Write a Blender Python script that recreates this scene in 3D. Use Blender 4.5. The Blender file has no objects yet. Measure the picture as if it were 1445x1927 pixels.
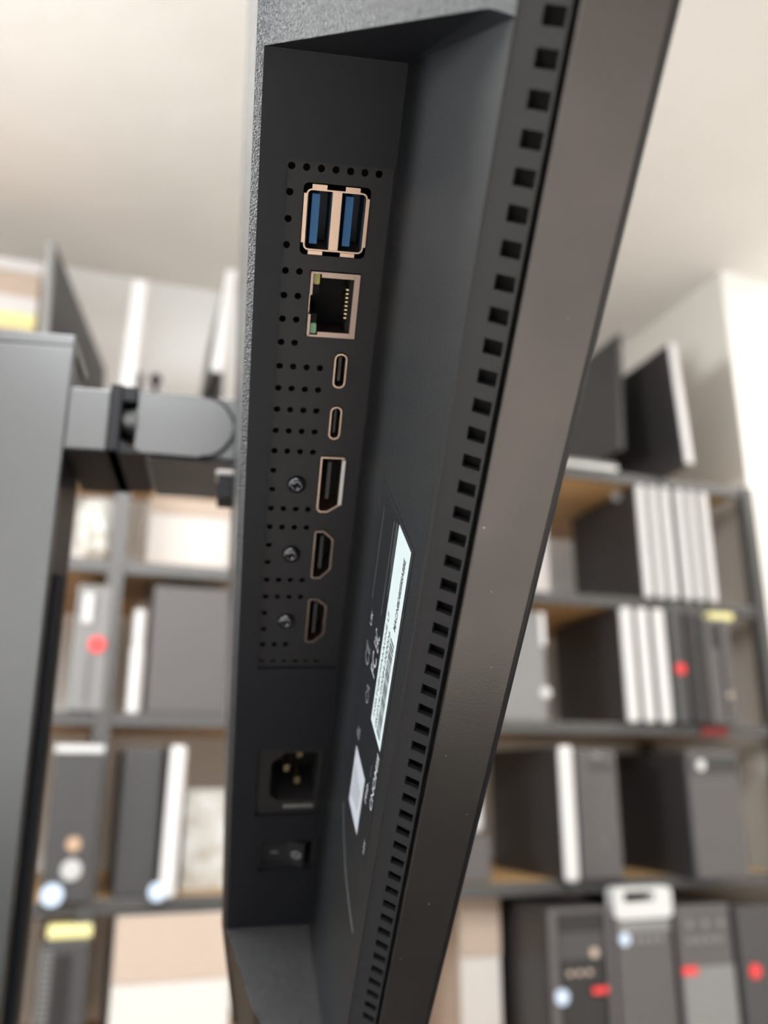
import bpy, bmesh, math, random
from mathutils import Vector, Matrix
random.seed(7)
S = bpy.context.scene
COL = S.collection
PI = math.pi
CAMH = 1.35
# ------------------------------------------------------------------ camera
F, CX, CY = 1650.0, 722.5, 963.5
PITCH, YAW = math.radians(16.747), math.radians(18.768)
cam = bpy.data.cameras.new('camera')
camo = bpy.data.objects.new('camera', cam); COL.objects.link(camo)
camo.location = (0, 0, CAMH)
camo.rotation_euler = (PI/2 + PITCH, 0, -YAW)
cam.sensor_fit = 'VERTICAL'; cam.sensor_height = 36.0
cam.lens = F/1927*36
cam.clip_start = 0.01
cam.dof.use_dof = True
cam.dof.focus_distance = 0.188
cam.dof.aperture_fstop = 10.5
S.camera = camo
# ------------------------------------------------------------------ colour management, world, lights
S.view_settings.view_transform = 'Standard'
S.view_settings.look = 'None'
S.view_settings.gamma = 1.0
S.view_settings.exposure = 0.0
S.view_settings.use_curve_mapping = False
w = bpy.data.worlds.new('world'); S.world = w; w.use_nodes = True
w.node_tree.nodes['Background'].inputs[0].default_value = (0.9, 0.95, 1.0, 1)
w.node_tree.nodes['Background'].inputs[1].default_value = 0.3


def area(name, loc, rot, sx, sy, power, col):
    l = bpy.data.lights.new(name, 'AREA'); l.shape = 'RECTANGLE'
    l.size = sx; l.size_y = sy; l.energy = power; l.color = col
    o = bpy.data.objects.new(name, l); COL.objects.link(o)
    o.location = loc; o.rotation_euler = rot
    return o


LWIN = area('daylight_left', (-1.46, 0.88, CAMH+0.66), (0, -PI/2, 0), 0.66, 0.66, 25, (0.90, 0.96, 1.0))
LWIN.data.spread = math.radians(125)
LBACK = area('lamp_ceiling_rear', (0.1, -1.1, CAMH+1.365), (0, 0, 0), 1.5, 0.5, 92, (0.97, 0.98, 1.0))
LCEIL = area('lamp_ceiling', (0.4, 0.1, CAMH+1.365), (0, 0, 0), 1.5, 0.5, 26, (0.97, 0.98, 1.0))
LLEFT = area('lamp_ceiling_left', (-0.78, 1.55, CAMH+1.365), (0, 0, 0), 0.5, 0.5, 4.5, (0.97, 0.98, 1.0))
LPIL = area('added_lamp_pillar', (2.35, 1.05, CAMH+1.365), (math.radians(20), 0, 0), 0.8, 0.5, 24, (1.0, 0.98, 0.94))  # added lamp, unseen, that burns the pillar face out to white

# ------------------------------------------------------------------ pixel helpers (photo pixel -> point at real depth)
def ray(px, py):
    x = (px-CX)/F; y = (py-CY)/F
    f_ = math.cos(PITCH) + y*math.sin(PITCH)
    u_ = math.sin(PITCH) - y*math.cos(PITCH)
    s, c = math.sin(YAW), math.cos(YAW)
    return Vector((x*c+f_*s, -x*s+f_*c, u_))


def at(px, py, Y):
    r = ray(px, py); r = r*(Y/r.y)
    return Vector((r.x, r.y, r.z+CAMH))

# ------------------------------------------------------------------ materials
MATS = {}


def mat(name, col, rough=0.5, metal=0.0, spec=0.5, bump=None, noise=None, emit=None, coat=0.0, objspace=True, alpha=None):
    """bump=(scale, strength, distance); noise=(scale, colour2, contrast)"""
    m = bpy.data.materials.new(name); m.use_nodes = True
    nt = m.node_tree; b = nt.nodes['Principled BSDF']
    b.inputs['Base Color'].default_value = (*col, 1)
    b.inputs['Roughness'].default_value = rough
    b.inputs['Metallic'].default_value = metal
    b.inputs['Specular IOR Level'].default_value = spec
    b.inputs['Coat Weight'].default_value = coat
    tc = nt.nodes.new('ShaderNodeTexCoord')
    if noise:
        n = nt.nodes.new('ShaderNodeTexNoise'); n.inputs['Scale'].default_value = noise[0]
        n.inputs['Detail'].default_value = 4
        r = nt.nodes.new('ShaderNodeValToRGB')
        r.color_ramp.elements[0].position = 0.5-noise[2]; r.color_ramp.elements[1].position = 0.5+noise[2]
        r.color_ramp.elements[0].color = (*col, 1); r.color_ramp.elements[1].color = (*noise[1], 1)
        nt.links.new(tc.outputs['Object'], n.inputs['Vector'])
        nt.links.new(n.outputs['Fac'], r.inputs['Fac'])
        nt.links.new(r.outputs['Color'], b.inputs['Base Color'])
    if bump:
        n = nt.nodes.new('ShaderNodeTexNoise'); n.inputs['Scale'].default_value = bump[0]
        n.inputs['Detail'].default_value = 2
        bp = nt.nodes.new('ShaderNodeBump'); bp.inputs['Strength'].default_value = bump[1]
        bp.inputs['Distance'].default_value = bump[2]
        nt.links.new(tc.outputs['Object'], n.inputs['Vector'])
        nt.links.new(n.outputs['Fac'], bp.inputs['Height'])
        nt.links.new(bp.outputs['Normal'], b.inputs['Normal'])
    if emit:
        b.inputs['Emission Color'].default_value = (*emit[0], 1)
        b.inputs['Emission Strength'].default_value = emit[1]
    MATS[name] = m
    return m


def wood_mat(name, c1, c2, scale=3.0, spec=0.5):
    m = bpy.data.materials.new(name); m.use_nodes = True
    nt = m.node_tree; b = nt.nodes['Principled BSDF']; b.inputs['Roughness'].default_value = 0.5; b.inputs['Specular IOR Level'].default_value = spec
    tc = nt.nodes.new('ShaderNodeTexCoord'); mp = nt.nodes.new('ShaderNodeMapping')
    mp.inputs['Scale'].default_value = (1, 14, 14)
    n = nt.nodes.new('ShaderNodeTexNoise'); n.inputs['Scale'].default_value = scale; n.inputs['Detail'].default_value = 6
    r = nt.nodes.new('ShaderNodeValToRGB')
    r.color_ramp.elements[0].position = 0.35; r.color_ramp.elements[1].position = 0.65
    r.color_ramp.elements[0].color = (*c1, 1); r.color_ramp.elements[1].color = (*c2, 1)
    nt.links.new(tc.outputs['Object'], mp.inputs['Vector']); nt.links.new(mp.outputs['Vector'], n.inputs['Vector'])
    nt.links.new(n.outputs['Fac'], r.inputs['Fac']); nt.links.new(r.outputs['Color'], b.inputs['Base Color'])
    return m


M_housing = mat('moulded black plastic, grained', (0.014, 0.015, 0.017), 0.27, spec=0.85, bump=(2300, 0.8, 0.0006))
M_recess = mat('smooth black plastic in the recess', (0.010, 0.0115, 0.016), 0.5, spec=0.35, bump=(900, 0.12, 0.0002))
M_side = mat('finely textured black plastic inside the recess', (0.008, 0.0088, 0.010), 0.36, spec=0.36, bump=(2200, 0.4, 0.0003))  # darker copy of the housing plastic for the shaded panel and lower flank
M_strip = mat('vent strip black plastic', (0.020, 0.020, 0.022), 0.45, bump=(1500, 0.2, 0.0002))
M_edge = mat('brushed dark grey lower edge', (0.104, 0.097, 0.094), 0.26, 0.8, bump=(2600, 0.08, 0.0002),
             noise=(60, (0.128, 0.118, 0.113), 0.25))
M_bezel = mat('gloss black bezel', (0.012, 0.012, 0.014), 0.3)
M_glass = mat('screen glass', (0.01, 0.01, 0.012), 0.15)
M_plate = mat('perforated port plate black', (0.010, 0.010, 0.013), 0.5, bump=(1500, 0.15, 0.0002))
M_void = mat('unlit cavity black', (0.004, 0.004, 0.005), 0.8)  # near-black stands in for the shade inside slots and ports
M_nickel = mat('nickel shell', (0.60, 0.45, 0.36), 0.33, 1.0)  # peach tint is the warm reflection put into the metal colour
M_nickel2 = mat('worn port shell', (0.40, 0.31, 0.27), 0.36, 1.0)  # darker shell, same warm reflection in its colour
M_gold = mat('gold contacts', (0.85, 0.66, 0.42), 0.3, 1.0)
M_blue = mat('blue plastic tongue', (0.02, 0.14, 0.36), 0.45)
M_navy = mat('dark blue port insulator', (0.006, 0.022, 0.05), 0.5)
M_chrome = mat('dark chrome screw', (0.12, 0.125, 0.14), 0.22, 1.0)
M_sock = mat('power socket plastic', (0.018, 0.017, 0.018), 0.5)
M_rock = mat('glossy rocker plastic', (0.02, 0.021, 0.023), 0.22)
M_print = mat('grey print', (0.34, 0.36, 0.39), 0.6)
M_printd = mat('faint grey print', (0.13, 0.14, 0.15), 0.6)
M_label = mat('pale paper label', (0.44, 0.51, 0.51), 0.6)
M_label2 = mat('grey satin label', (0.40, 0.42, 0.46), 0.4)
M_ink = mat('black label ink', (0.02, 0.02, 0.025), 0.6)
M_ink2 = mat('grey label ink', (0.2, 0.21, 0.23), 0.6)
M_plaq = mat('inset black film', (0.008, 0.009, 0.011), 0.35, spec=0.3)
M_yel = mat('yellow status lens', (0.45, 0.40, 0.10), 0.3)
M_grn = mat('green status lens', (0.20, 0.42, 0.22), 0.3)
M_seam = mat('grey seam', (0.075, 0.077, 0.074), 0.5)
M_wall = mat('painted wall', (0.84, 0.83, 0.81), 0.7, bump=(60, 0.05, 0.002))
M_wallR = mat('painted wall warm grey', (0.66, 0.62, 0.56), 0.7)
M_pill = mat('white painted pillar', (0.88, 0.86, 0.82), 0.7)
M_ceil = mat('plaster ceiling', (0.765, 0.725, 0.68), 0.8, bump=(9, 0.4, 0.01), noise=(2.2, (0.84, 0.805, 0.76), 0.3))
M_floor = mat('light tiled floor', (0.62, 0.58, 0.53), 0.4)
M_stand = mat('grey painted metal', (0.150, 0.154, 0.158), 0.28, 0.75, bump=(1200, 0.1, 0.0002))
M_standk = mat('black stand plastic', (0.006, 0.007, 0.010), 0.5, spec=0.3)
M_stands = mat('dark stand side', (0.05, 0.05, 0.052), 0.4)
M_desk = wood_mat('black desk laminate', (0.010, 0.009, 0.008), (0.018, 0.016, 0.014), spec=0.08)
M_wood = wood_mat('oak board', (0.50, 0.30, 0.13), (0.62, 0.40, 0.19))
M_metal = mat('grey shelf steel', (0.085, 0.082, 0.08), 0.4, 0.4)
M_white = mat('white plastic', (0.60, 0.575, 0.565), 0.4)
M_pcblk = mat('black case steel', (0.020, 0.018, 0.018), 0.4)
M_pcdrk = mat('dark grey case plastic', (0.05, 0.048, 0.048), 0.45)
M_pcgry = mat('mid grey case plastic', (0.088, 0.079, 0.078), 0.45)
M_pclit = mat('light grey case plastic', (0.19, 0.185, 0.18), 0.45)
M_silver = mat('silver plastic', (0.70, 0.70, 0.69), 0.3, 0.5)
M_red = mat('red plastic', (0.75, 0.05, 0.05), 0.4)
M_redd = mat('dark red tag', (0.22, 0.02, 0.02), 0.5)
M_bluew = mat('pale blue badge', (0.55, 0.65, 0.80), 0.4)
M_card = mat('beige cardboard', (0.46, 0.36, 0.29), 0.8)
M_cardw = mat('white carton', (0.60, 0.56, 0.525), 0.7)
M_brown = mat('brown carton lid', (0.45, 0.30, 0.20), 0.8)
M_yelp = mat('yellow foam', (0.75, 0.68, 0.32), 0.8)
M_bag = mat('crinkled pale plastic wrap', (0.46, 0.43, 0.37), 0.4, bump=(30, 0.8, 0.01), noise=(22, (0.66, 0.66, 0.64), 0.12))
M_lamp = mat('lamp diffuser', (0.9, 0.9, 0.88), 0.5, emit=((1.0, 0.95, 0.86), 3.0))
M_pane = mat('bright window pane', (0.85, 0.9, 0.95), 0.2, emit=((0.93, 0.97, 1.0), 2.5))

# ------------------------------------------------------------------ mesh helpers
EYE = [None]
def obj(name, bm, m, parent=None, smooth=False, recalc=True):
    if recalc:
        bmesh.ops.recalc_face_normals(bm, faces=bm.faces)
    else:
        bm.normal_update()
        for f_ in bm.faces:     # open shells: turn every face outwards
            if f_.normal.dot(EYE[0]-f_.calc_center_median()) < 0: f_.normal_flip()
    me = bpy.data.meshes.new(name); bm.to_mesh(me); bm.free()
    ms = m if isinstance(m, (list, tuple)) else [m]
    for q in ms: me.materials.append(q)
    if smooth:
        for p in me.polygons: p.use_smooth = True
    o = bpy.data.objects.new(name, me); COL.objects.link(o)
    if parent: o.parent = parent
    return o


def tag(o, label=None, cat=None, group=None, kind=None):
    if label: o['label'] = label
    if cat: o['category'] = cat
    if group: o['group'] = group
    if kind: o['kind'] = kind
    return o


def empty(name, loc=(0, 0, 0), rz=0, **k):
    o = bpy.data.objects.new(name, None); COL.objects.link(o)
    o.location = loc; o.rotation_euler = (0, 0, rz); o.empty_display_size = 0.05
    return tag(o, **k)


def box(bm, x0, x1, y0, y1, z0, z1, bev=0.0, seg=2):
    t = bmesh.new()
    bmesh.ops.create_cube(t, size=1)
    for v in t.verts:
        v.co = Vector(((x0+x1)/2+v.co.x*(x1-x0), (y0+y1)/2+v.co.y*(y1-y0), (z0+z1)/2+v.co.z*(z1-z0)))
    if bev > 0:
        bmesh.ops.bevel(t, geom=t.edges[:], offset=bev, segments=seg, affect='EDGES', profile=0.5)
    me = bpy.data.meshes.new('t'); t.to_mesh(me); t.free(); bm.from_mesh(me); bpy.data.meshes.remove(me)
    return bm


def bx(*a, **k):
    return box(bmesh.new(), *a, **k)


def prism(bm, pts, z0, z1, f=lambda p: p):
    """extrude a 2-D outline pts [(a,b)] from z0 to z1; f maps (a,b,c) to 3-D"""
    lo = [bm.verts.new(f((a, b, z0))) for a, b in pts]
    hi = [bm.verts.new(f((a, b, z1))) for a, b in pts]
    n = len(pts)
    bm.faces.new(lo[::-1]); bm.faces.new(hi)
    for i in range(n): bm.faces.new((lo[i], lo[(i+1) % n], hi[(i+1) % n], hi[i]))
    return bm


def ring(bm, outer, inner, z0, z1, f=lambda p: p):
    """frame between two outlines with the same point count"""
    n = len(outer)
    V = [[bm.verts.new(f((a, b, z))) for a, b in pts] for pts, z in ((outer, z0), (outer, z1), (inner, z1), (inner, z0))]
    for k in range(4):
        A, B = V[k], V[(k+1) % 4]
        for i in range(n):
            bm.faces.new((A[i], A[(i+1) % n], B[(i+1) % n], B[i]))
    return bm


def rrect(x0, x1, y0, y1, r, seg=4):
    pts = []
    for cx, cy, a0 in ((x1-r, y1-r, 0), (x0+r, y1-r, PI/2), (x0+r, y0+r, PI), (x1-r, y0+r, 1.5*PI)):
        for i in range(seg+1):
            a = a0+PI/2*i/seg
            pts.append((cx+r*math.cos(a), cy+r*math.sin(a)))
    return pts


def circ(cx, cy, r, n=20):
    return [(cx+r*math.cos(2*PI*i/n), cy+r*math.sin(2*PI*i/n)) for i in range(n)]


def inset(pts, d):
    """move an outline's points inwards by about d (convex outlines)"""
    n = len(pts); out = []
    area2 = sum(pts[i][0]*pts[(i+1) % n][1]-pts[(i+1) % n][0]*pts[i][1] for i in range(n))
    s = 1 if area2 > 0 else -1
    for i in range(n):
        p0, p1, p2 = Vector(pts[i-1]), Vector(pts[i]), Vector(pts[(i+1) % n])
        e1 = (p1-p0).normalized(); e2 = (p2-p1).normalized()
        n1 = Vector((-e1.y, e1.x))*s; n2 = Vector((-e2.y, e2.x))*s
        b = n1+n2; b = b/max(b.length, 1e-9)
        k = d/max(b.dot(n1), 0.3)
        out.append((p1.x+b.x*k, p1.y+b.y*k))
    return out

# ------------------------------------------------------------------ room shell
RX0, RX1, RY0, RYB, CEIL = -1.5, 3.2, -2.2, 2.385, CAMH+1.4
XR, YP = 1.640, 1.80
def struct(name, bm, m, label=None):
    return tag(obj(name, bm, m), label=label, kind='structure')
struct('floor', bx(RX0-.1, RX1+.1, RY0-.1, RYB+.1, -.1, 0), M_floor)
struct('ceiling', bx(RX0-.1, RX1+.1, RY0-.1, RYB+.1, CEIL, CEIL+.1), M_ceil)
struct('wall_back', bx(RX0, XR, RYB, RYB+.1, 0, CEIL), M_wall)
struct('wall_right', bx(XR, XR+.08, YP, RYB+.1, 0, CEIL), M_wallR)
struct('wall_pillar', bx(XR+.08, RX1, YP, YP+.1, 0, CEIL), M_pill)
struct('trim_1', bx(XR, XR+.08, YP-.004, YP, 0, CEIL), M_pill)
struct('wall_far_right', bx(RX1, RX1+.1, RY0, YP+.1, 0, CEIL), M_wall)
struct('wall_front', bx(RX0, RX1, RY0-.1, RY0, 0, CEIL), M_wall)
wl = bmesh.new()
wy0, wy1, wz0, wz1 = 0.53, 1.23, CAMH+.31, CAMH+1.01
box(wl, RX0-.1, RX0, RY0, wy0, 0, CEIL); box(wl, RX0-.1, RX0, wy1, RYB+.1, 0, CEIL)
box(wl, RX0-.1, RX0, wy0, wy1, 0, wz0); box(wl, RX0-.1, RX0, wy0, wy1, wz1, CEIL)
struct('wall_left', wl, M_wall)
wf = bmesh.new()
for a in (wy0, (wy0+wy1)/2-.02, wy1-.04): box(wf, RX0-.07, RX0-.02, a, a+.04, wz0, wz1)
for a in (wz0, wz1-.04): box(wf, RX0-.07, RX0-.02, wy0, wy1, a, a+.04)
struct('window_1', wf, M_white)
pn = struct('window_2', bx(RX0-.055, RX0-.045, wy0, wy1, wz0, wz1), M_pane)
struct('baseboard_back', bx(RX0, XR, RYB-.012, RYB, 0, .09), M_white)
for (nm, x, y, a, b) in (('ceiling_lamp', .4, .1, .78, .28), ('ceiling_lamp', -.78, 1.55, .27, .27), ('ceiling_lamp', .1, -1.1, .78, .28), ('ceiling_lamp', 2.35, 1.05, .42, .27)):
    t = empty(nm, (x, y, CEIL-.03), label={-.78: 'square ceiling lamp above the left end of the shelves', .4: 'long rectangular ceiling lamp above the desk', .1: 'long rectangular ceiling lamp behind the viewer', 2.35: 'short added lamp, unseen, whitening the pillar face'}[x], cat='lamp')
    bm = bmesh.new(); ring(bm, rrect(-a, a, -b, b, .01, 1), rrect(-a+.02, a-.02, -b+.02, b-.02, .01, 1), 0, .03); obj('frame', bm, M_white, t)
    obj('diffuser', bx(-a+.02, a-.02, -b+.02, b-.02, .012, .016), M_lamp, t)

# ------------------------------------------------------------------ THE MONITOR (local axes: x thickness, y towards its lower edge, z along its length; mm)
Wv = Vector((0.98895, -0.14525, 0.02399)); Lv0 = Vector((0.12276, 0.72061, -0.68238))
Lv = (Lv0 - Wv*Lv0.dot(Wv)).normalized(); Wv.normalize(); Nv = Lv.cross(Wv)
P0 = Vector((0.048166, 0.179168, 0.10659+CAMH))
mon = bpy.data.objects.new('computer_monitor', None); COL.objects.link(mon); mon.empty_display_size = .05
M4 = Matrix((Wv, Nv, Lv)).transposed().to_4x4(); M4.translation = P0
mon.matrix_world = M4
EYE[0] = M4.inverted() @ Vector((0, 0, CAMH))
tag(mon, 'black computer monitor tilted on its stand, sockets in a recess of its back', 'monitor')
k = 0.001
def P(w_, n_, l_): return Vector((w_*k, n_*k, l_*k))

L0, L1 = -215.0, 395.0          # whole length
N1 = -296.0
R = (-18.8, 0.0); R2 = (-20.4, -1.7); Bp = (15.04, 64.0); Cg = (21.0, 68.2); Cc = (22.2, 69.0); Dd = (35.4, 69.0)
WI = 11.2; T0, T1 = -53.0, 234.0
def backw(n_): return WI+.06*n_
# pockets in the socket wall: (w0,w1,l0,l1,depth)
PK = [(-12.9, 11.1, -31.8, 111.2, 13), (-11.0, 10.2, 144.5, 175.2, 19), (-8.8, 10.8, 187.8, 203.4, 9)]
bm = bmesh.new()
def face(pts):
    return bm.faces.new([bm.verts.new(P(*p)) for p in pts])
ws = sorted(set([-18.8, WI]+[p[0] for p in PK]+[p[1] for p in PK]))
ls = sorted(set([T0, T1]+[p[2] for p in PK]+[p[3] for p in PK]))
for i in range(len(ws)-1):
    for j in range(len(ls)-1):
        cw, cl = (ws[i]+ws[i+1])/2, (ls[j]+ls[j+1])/2
        if any(p[0] < cw < p[1] and p[2] < cl < p[3] for p in PK): continue
        face([(ws[i], 0, ls[j]), (ws[i+1], 0, ls[j]), (ws[i+1], 0, ls[j+1]), (ws[i], 0, ls[j+1])])
for (a, b_, c_, d_, e_) in PK:
    q = [(a, c_), (b_, c_), (b_, d_), (a, d_)]
    for i in range(4):
        u, v = q[i], q[(i+1) % 4]
        face([(u[0], 0, u[1]), (v[0], 0, v[1]), (v[0], -e_, v[1]), (u[0], -e_, u[1])])
    face([(a, -e_, c_), (b_, -e_, c_), (b_, -e_, d_), (a, -e_, d_)])
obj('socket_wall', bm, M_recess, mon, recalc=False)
# recess: back panel side and the two end walls
bm = bmesh.new()
F2 = (12.0, 58.4, -64.2); F3 = (15.04, 64.0, -63.5); G = (WI, 0, T0)
face([G, F3, (Bp[0], Bp[1], T1), (WI, 0, T1)])
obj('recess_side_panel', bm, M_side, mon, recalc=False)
bm = bmesh.new()
face([(-18.8, 0, T0), F2, G]); face([G, F2, F3])
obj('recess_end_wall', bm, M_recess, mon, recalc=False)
bm = bmesh.new()
EM = (-9.8, 30.0, T1)
face([(-18.8, 0, T1), (WI, 0, T1), (Bp[0], Bp[1], T1), (2.0, 52.0, T1), EM])
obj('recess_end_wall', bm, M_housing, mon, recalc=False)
# outer housing: sloped lower flank above and below the recess, rear face, far sides
bm = bmesh.new()
face([(-18.8, 0, L0+60), (-18.8, 0, T0), F2, F3, (Bp[0], Bp[1], L0+60)])
hb = bm; bm = bmesh.new()
# below the recess the flank tapers in
Sx = (-12.9, 0.0, 296.0)
face([(-18.8, 0, T1), EM, (-4.0, 30, 300), Sx])
face([EM, (2, 52, T1), (6, 52, 300), (-4, 30, 300)])
face([(2, 52, T1), (Bp[0], Bp[1], T1), (Bp[0], Bp[1], 300), (6, 52, 300)])
face([Sx, (-4, 30, 300), (6, 52, 300), (Bp[0], Bp[1], 300), (Bp[0], 0, 310)])
obj('lower_flank', bm, M_side, mon, recalc=False); bm = hb
# chamfer and rear face
H0, H1 = L0+60, 296.0
face([(-18.8, 0, H0), (-18.8, 0, T1), (R2[0], R2[1], T1), (R2[0], R2[1], H0)])
face([(-18.8, 0, T1), Sx, (-14.5, R2[1], H1), (R2[0], R2[1], T1)])
face([(R2[0], R2[1], H0), (R2[0], R2[1], T1), (-20.4, -228, T1), (-20.4, -228, H0)])
face([(R2[0], R2[1], T1), (-14.5, R2[1], H1), (-14.5, -228, H1), (-20.4, -228, T1)])
face([(-20.4, -228, H0), (-20.4, -228, T1), (-14.5, -228, H1), (12, -250, H1), (12, -250, H0)])
face([(-18.8, 0, H0), (R2[0], R2[1], H0), (-20.4, -228, H0), (12, -250, H0), (Bp[0], Bp[1], H0)])
face([Sx, (-14.5, R2[1], H1), (-14.5, -228, H1), (12, -250, H1), (Bp[0], 0, 310)])
obj('rear_housing', bm, M_housing, mon, recalc=False)
# back panel sheet around the hump, down to the vent strip
bm = bmesh.new()
for (a, b_) in ((L0, L0+60), (T1, L1)):
    face([(Bp[0], Bp[1], a), (Bp[0], Bp[1], b_), (12, N1, b_), (12, N1, a)])
face([(12, -250, L0+60), (12, -250, T1), (12, N1, T1), (12, N1, L0+60)])
face([(12, N1, L0), (12, N1, L1), (35, N1, L1), (35, N1, L0)])
for l_ in (L0, L1): face([(12, N1, l_), (35, N1, l_), (35, 69, l_), (22.2, 69, l_), (15.04, 64, l_)])
obj('back_panel', bm, M_housing, mon, recalc=False)
# vent strip: real slots through a sloping strip, dark inside
bm = bmesh.new()
dw, dn = Cc[0]-Bp[0], Cc[1]-Bp[1]
LN = math.hypot(dw, dn)
def V3(t, l_, d=0): return (Bp[0]+dw*t - d*(-dn)/LN*-1, Bp[1]+dn*t - d*dw/LN, l_)
def VV(t, l_, d=0):       # d = depth into the monitor, along the strip's inward normal (+w,-n)
    return (Bp[0]+dw*t + d*dn/LN, Bp[1]+dn*t - d*dw/LN, l_)
TA, TB, TE = 0.405, 0.80, 0.86
i0, i1 = -20, 66
prev = L0
for i in range(i0, i1):
    c = -64.18+5.41*i; a, b_ = c-1.33, c+1.33
    face([VV(0, prev), VV(TE, prev), VV(TE, a), VV(0, a)])
    face([VV(0, a), VV(TA, a), VV(TA, b_), VV(0, b_)])
    face([VV(TB, a), VV(TE, a), VV(TE, b_), VV(TB, b_)])
    q = [(TA, a), (TB, a), (TB, b_), (TA, b_)]
    for j in range(4):
        u, v = q[j], q[(j+1) % 4]
        face([VV(u[0], u[1]), VV(v[0], v[1]), VV(v[0], v[1], 1.3), VV(u[0], u[1], 1.3)])
    prev = b_
face([VV(0, prev), VV(TE, prev), VV(TE, L1), VV(0, L1)])
face([VV(TE, L0), VV(TE, L1), VV(TE, L1, 1.6), VV(TE, L0, 1.6)])
# small rounded lip on the strip's upper edge
face([VV(0, L0), VV(0, L1), (Bp[0]-.45, Bp[1]-.1, L1), (Bp[0]-.45, Bp[1]-.1, L0)])
vs = obj('vent_strip', bm, M_strip, mon, recalc=False)
bm = bmesh.new()
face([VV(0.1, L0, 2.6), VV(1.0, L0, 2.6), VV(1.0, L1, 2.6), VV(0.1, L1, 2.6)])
obj('vent_shade_sheet', bm, M_void, vs, recalc=False)  # dark sheet in place of the shade behind the slots
# lower edge frame
bm = bmesh.new()
prof = [(22.2, 69.0-1.8), (22.2, 68.75), (22.45, 69.0), (35.25, 69.0), (35.45, 68.8), (35.45, 66), (24, 66)]
prism(bm, prof, L0, L1, lambda p: P(*p))
obj('lower_edge_frame', bm, M_edge, mon)
bm = bmesh.new()
prism(bm, [(35.5, 68.55), (36.1, 68.8), (36.7, 68.5), (36.9, 67.5), (36.9, 60), (35.5, 60)], L0, L1, lambda p: P(*p))
prism(bm, [(35.5, N1), (36.9, N1), (36.9, N1+6), (35.5, N1+6)], L0, L1, lambda p: P(*p))
box(bm, 35.5*k, 36.9*k, N1*k, 68*k, (L0-.4)*k, (L0+6)*k); box(bm, 35.5*k, 36.9*k, N1*k, 68*k, (L1-6)*k, (L1+.4)*k)
obj('front_bezel', bm, M_bezel, mon)
obj('screen', bx(35.4*k, 36.2*k, (N1+5)*k, 61*k, (L0+5)*k, (L1-5)*k), M_glass, mon)

# ---- perforated socket plate
plate = bx(-12.85*k, 11.05*k, -2.0*k, -1.0*k, -31.7*k, 111.1*k)
plo = obj('socket_plate', plate, M_plate, mon)
cut = bmesh.new()
def cutp(pts, n0=-4, n1=1): prism(cut, pts, n0, n1, lambda p: P(p[0], p[2], p[1]))
holes = []
G4 = (-11.7, -8.4, -5.1, -1.8)
for wv in (-11.7, -8.45, -5.2, -1.95, 1.3, 4.5, 7.7): holes.append((wv, -30.4))
for l_ in (-24.9, -19.1, -13.3): holes.append((-11.8, l_))
for l_ in (-7.4, -1.6, 4.1, 9.9): holes += [(-11.7, l_), (-8.45, l_)]
for l_ in (16, 21.8, 27.5, 33.4, 39.2): holes += [(g, l_) for g in G4]
for l_ in (44.9, 50.5): holes.append((-11.7, l_))
for l_ in (56.4, 62.2): holes += [(g, l_) for g in G4]
for l_ in (68, 73.7): holes.append((-11.7, l_))
for l_ in (79.6, 85.4): holes += [(g, l_) for g in G4]
for l_ in (91.2, 97): holes.append((-11.7, l_))
holes += [(g, 102.7) for g in G4[:3]]
holes += [(g, 108.7) for g in (-11.7, -8.4, -5.1, -1.8, 1.4, 4.6)]
for (a, b_) in holes: cutp(circ(a, b_, .82, 12))
USB = (-8.5, 6.1, -26.4, -12.3)
cutp(rrect(USB[0]-.3, USB[1]+.3, USB[2]-.9, USB[3]+.9, 1.2, 3))
RJ = (-5.75, 5.85, -7.8, 7.85)
cutp([(RJ[0]-.2, RJ[2]-.2), (RJ[1]+.2, RJ[2]-.2), (RJ[1]+.2, RJ[3]+.2), (RJ[0]-.2, RJ[3]+.2)])
C1 = (1.6, 4.7, 11.8, 20.8); C2 = (1.75, 4.7, 25.9, 35.0)
for c_ in (C1, C2): cutp(rrect(c_[0]-.1, c_[1]+.1, c_[2]-.1, c_[3]+.1, 1.5, 5))
DP = [(.4, 40.2), (6.6, 40.2), (6.6, 54.6), (3.3, 56.9), (1.2, 56.9), (.4, 55.9)]
H1p = [(.5, 63.4), (1.0, 62.9), (3.1, 62.9), (5.2, 64.8), (5.9, 65.6), (5.9, 75.3), (5.2, 76.3), (3.1, 78.6), (1.0, 78.6), (.5, 78.1)]
H2p = [(a, b_+22.85) for a, b_ in H1p]
for pl in (DP, H1p, H2p): cutp(inset(pl, -.15))
co = obj('cutter', cut, M_plate, mon)
md = plo.modifiers.new('b', 'BOOLEAN'); md.operation = 'DIFFERENCE'; md.solver = 'EXACT'; md.object = co
bpy.context.view_layer.update()
dg = bpy.context.evaluated_depsgraph_get()
nm_ = bpy.data.meshes.new_from_object(plo.evaluated_get(dg))
plo.modifiers.clear(); old = plo.data; plo.data = nm_; bpy.data.meshes.remove(old)
plo.data.name = 'socket_plate'
me_ = co.data; bpy.data.objects.remove(co); bpy.data.meshes.remove(me_)

f3 = lambda p: P(p[0], p[2], p[1])     # (w, l, n) -> local

# metal strip added only behind the last row of holes, so they look lit
bm = bmesh.new(); prism(bm, [(-12.5, 107.4), (6, 107.4), (6, 110.2), (-12.5, 110.2)], -2.7, -2.2, f3); obj('inner_shield', bm, M_nickel2, plo)

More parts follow.
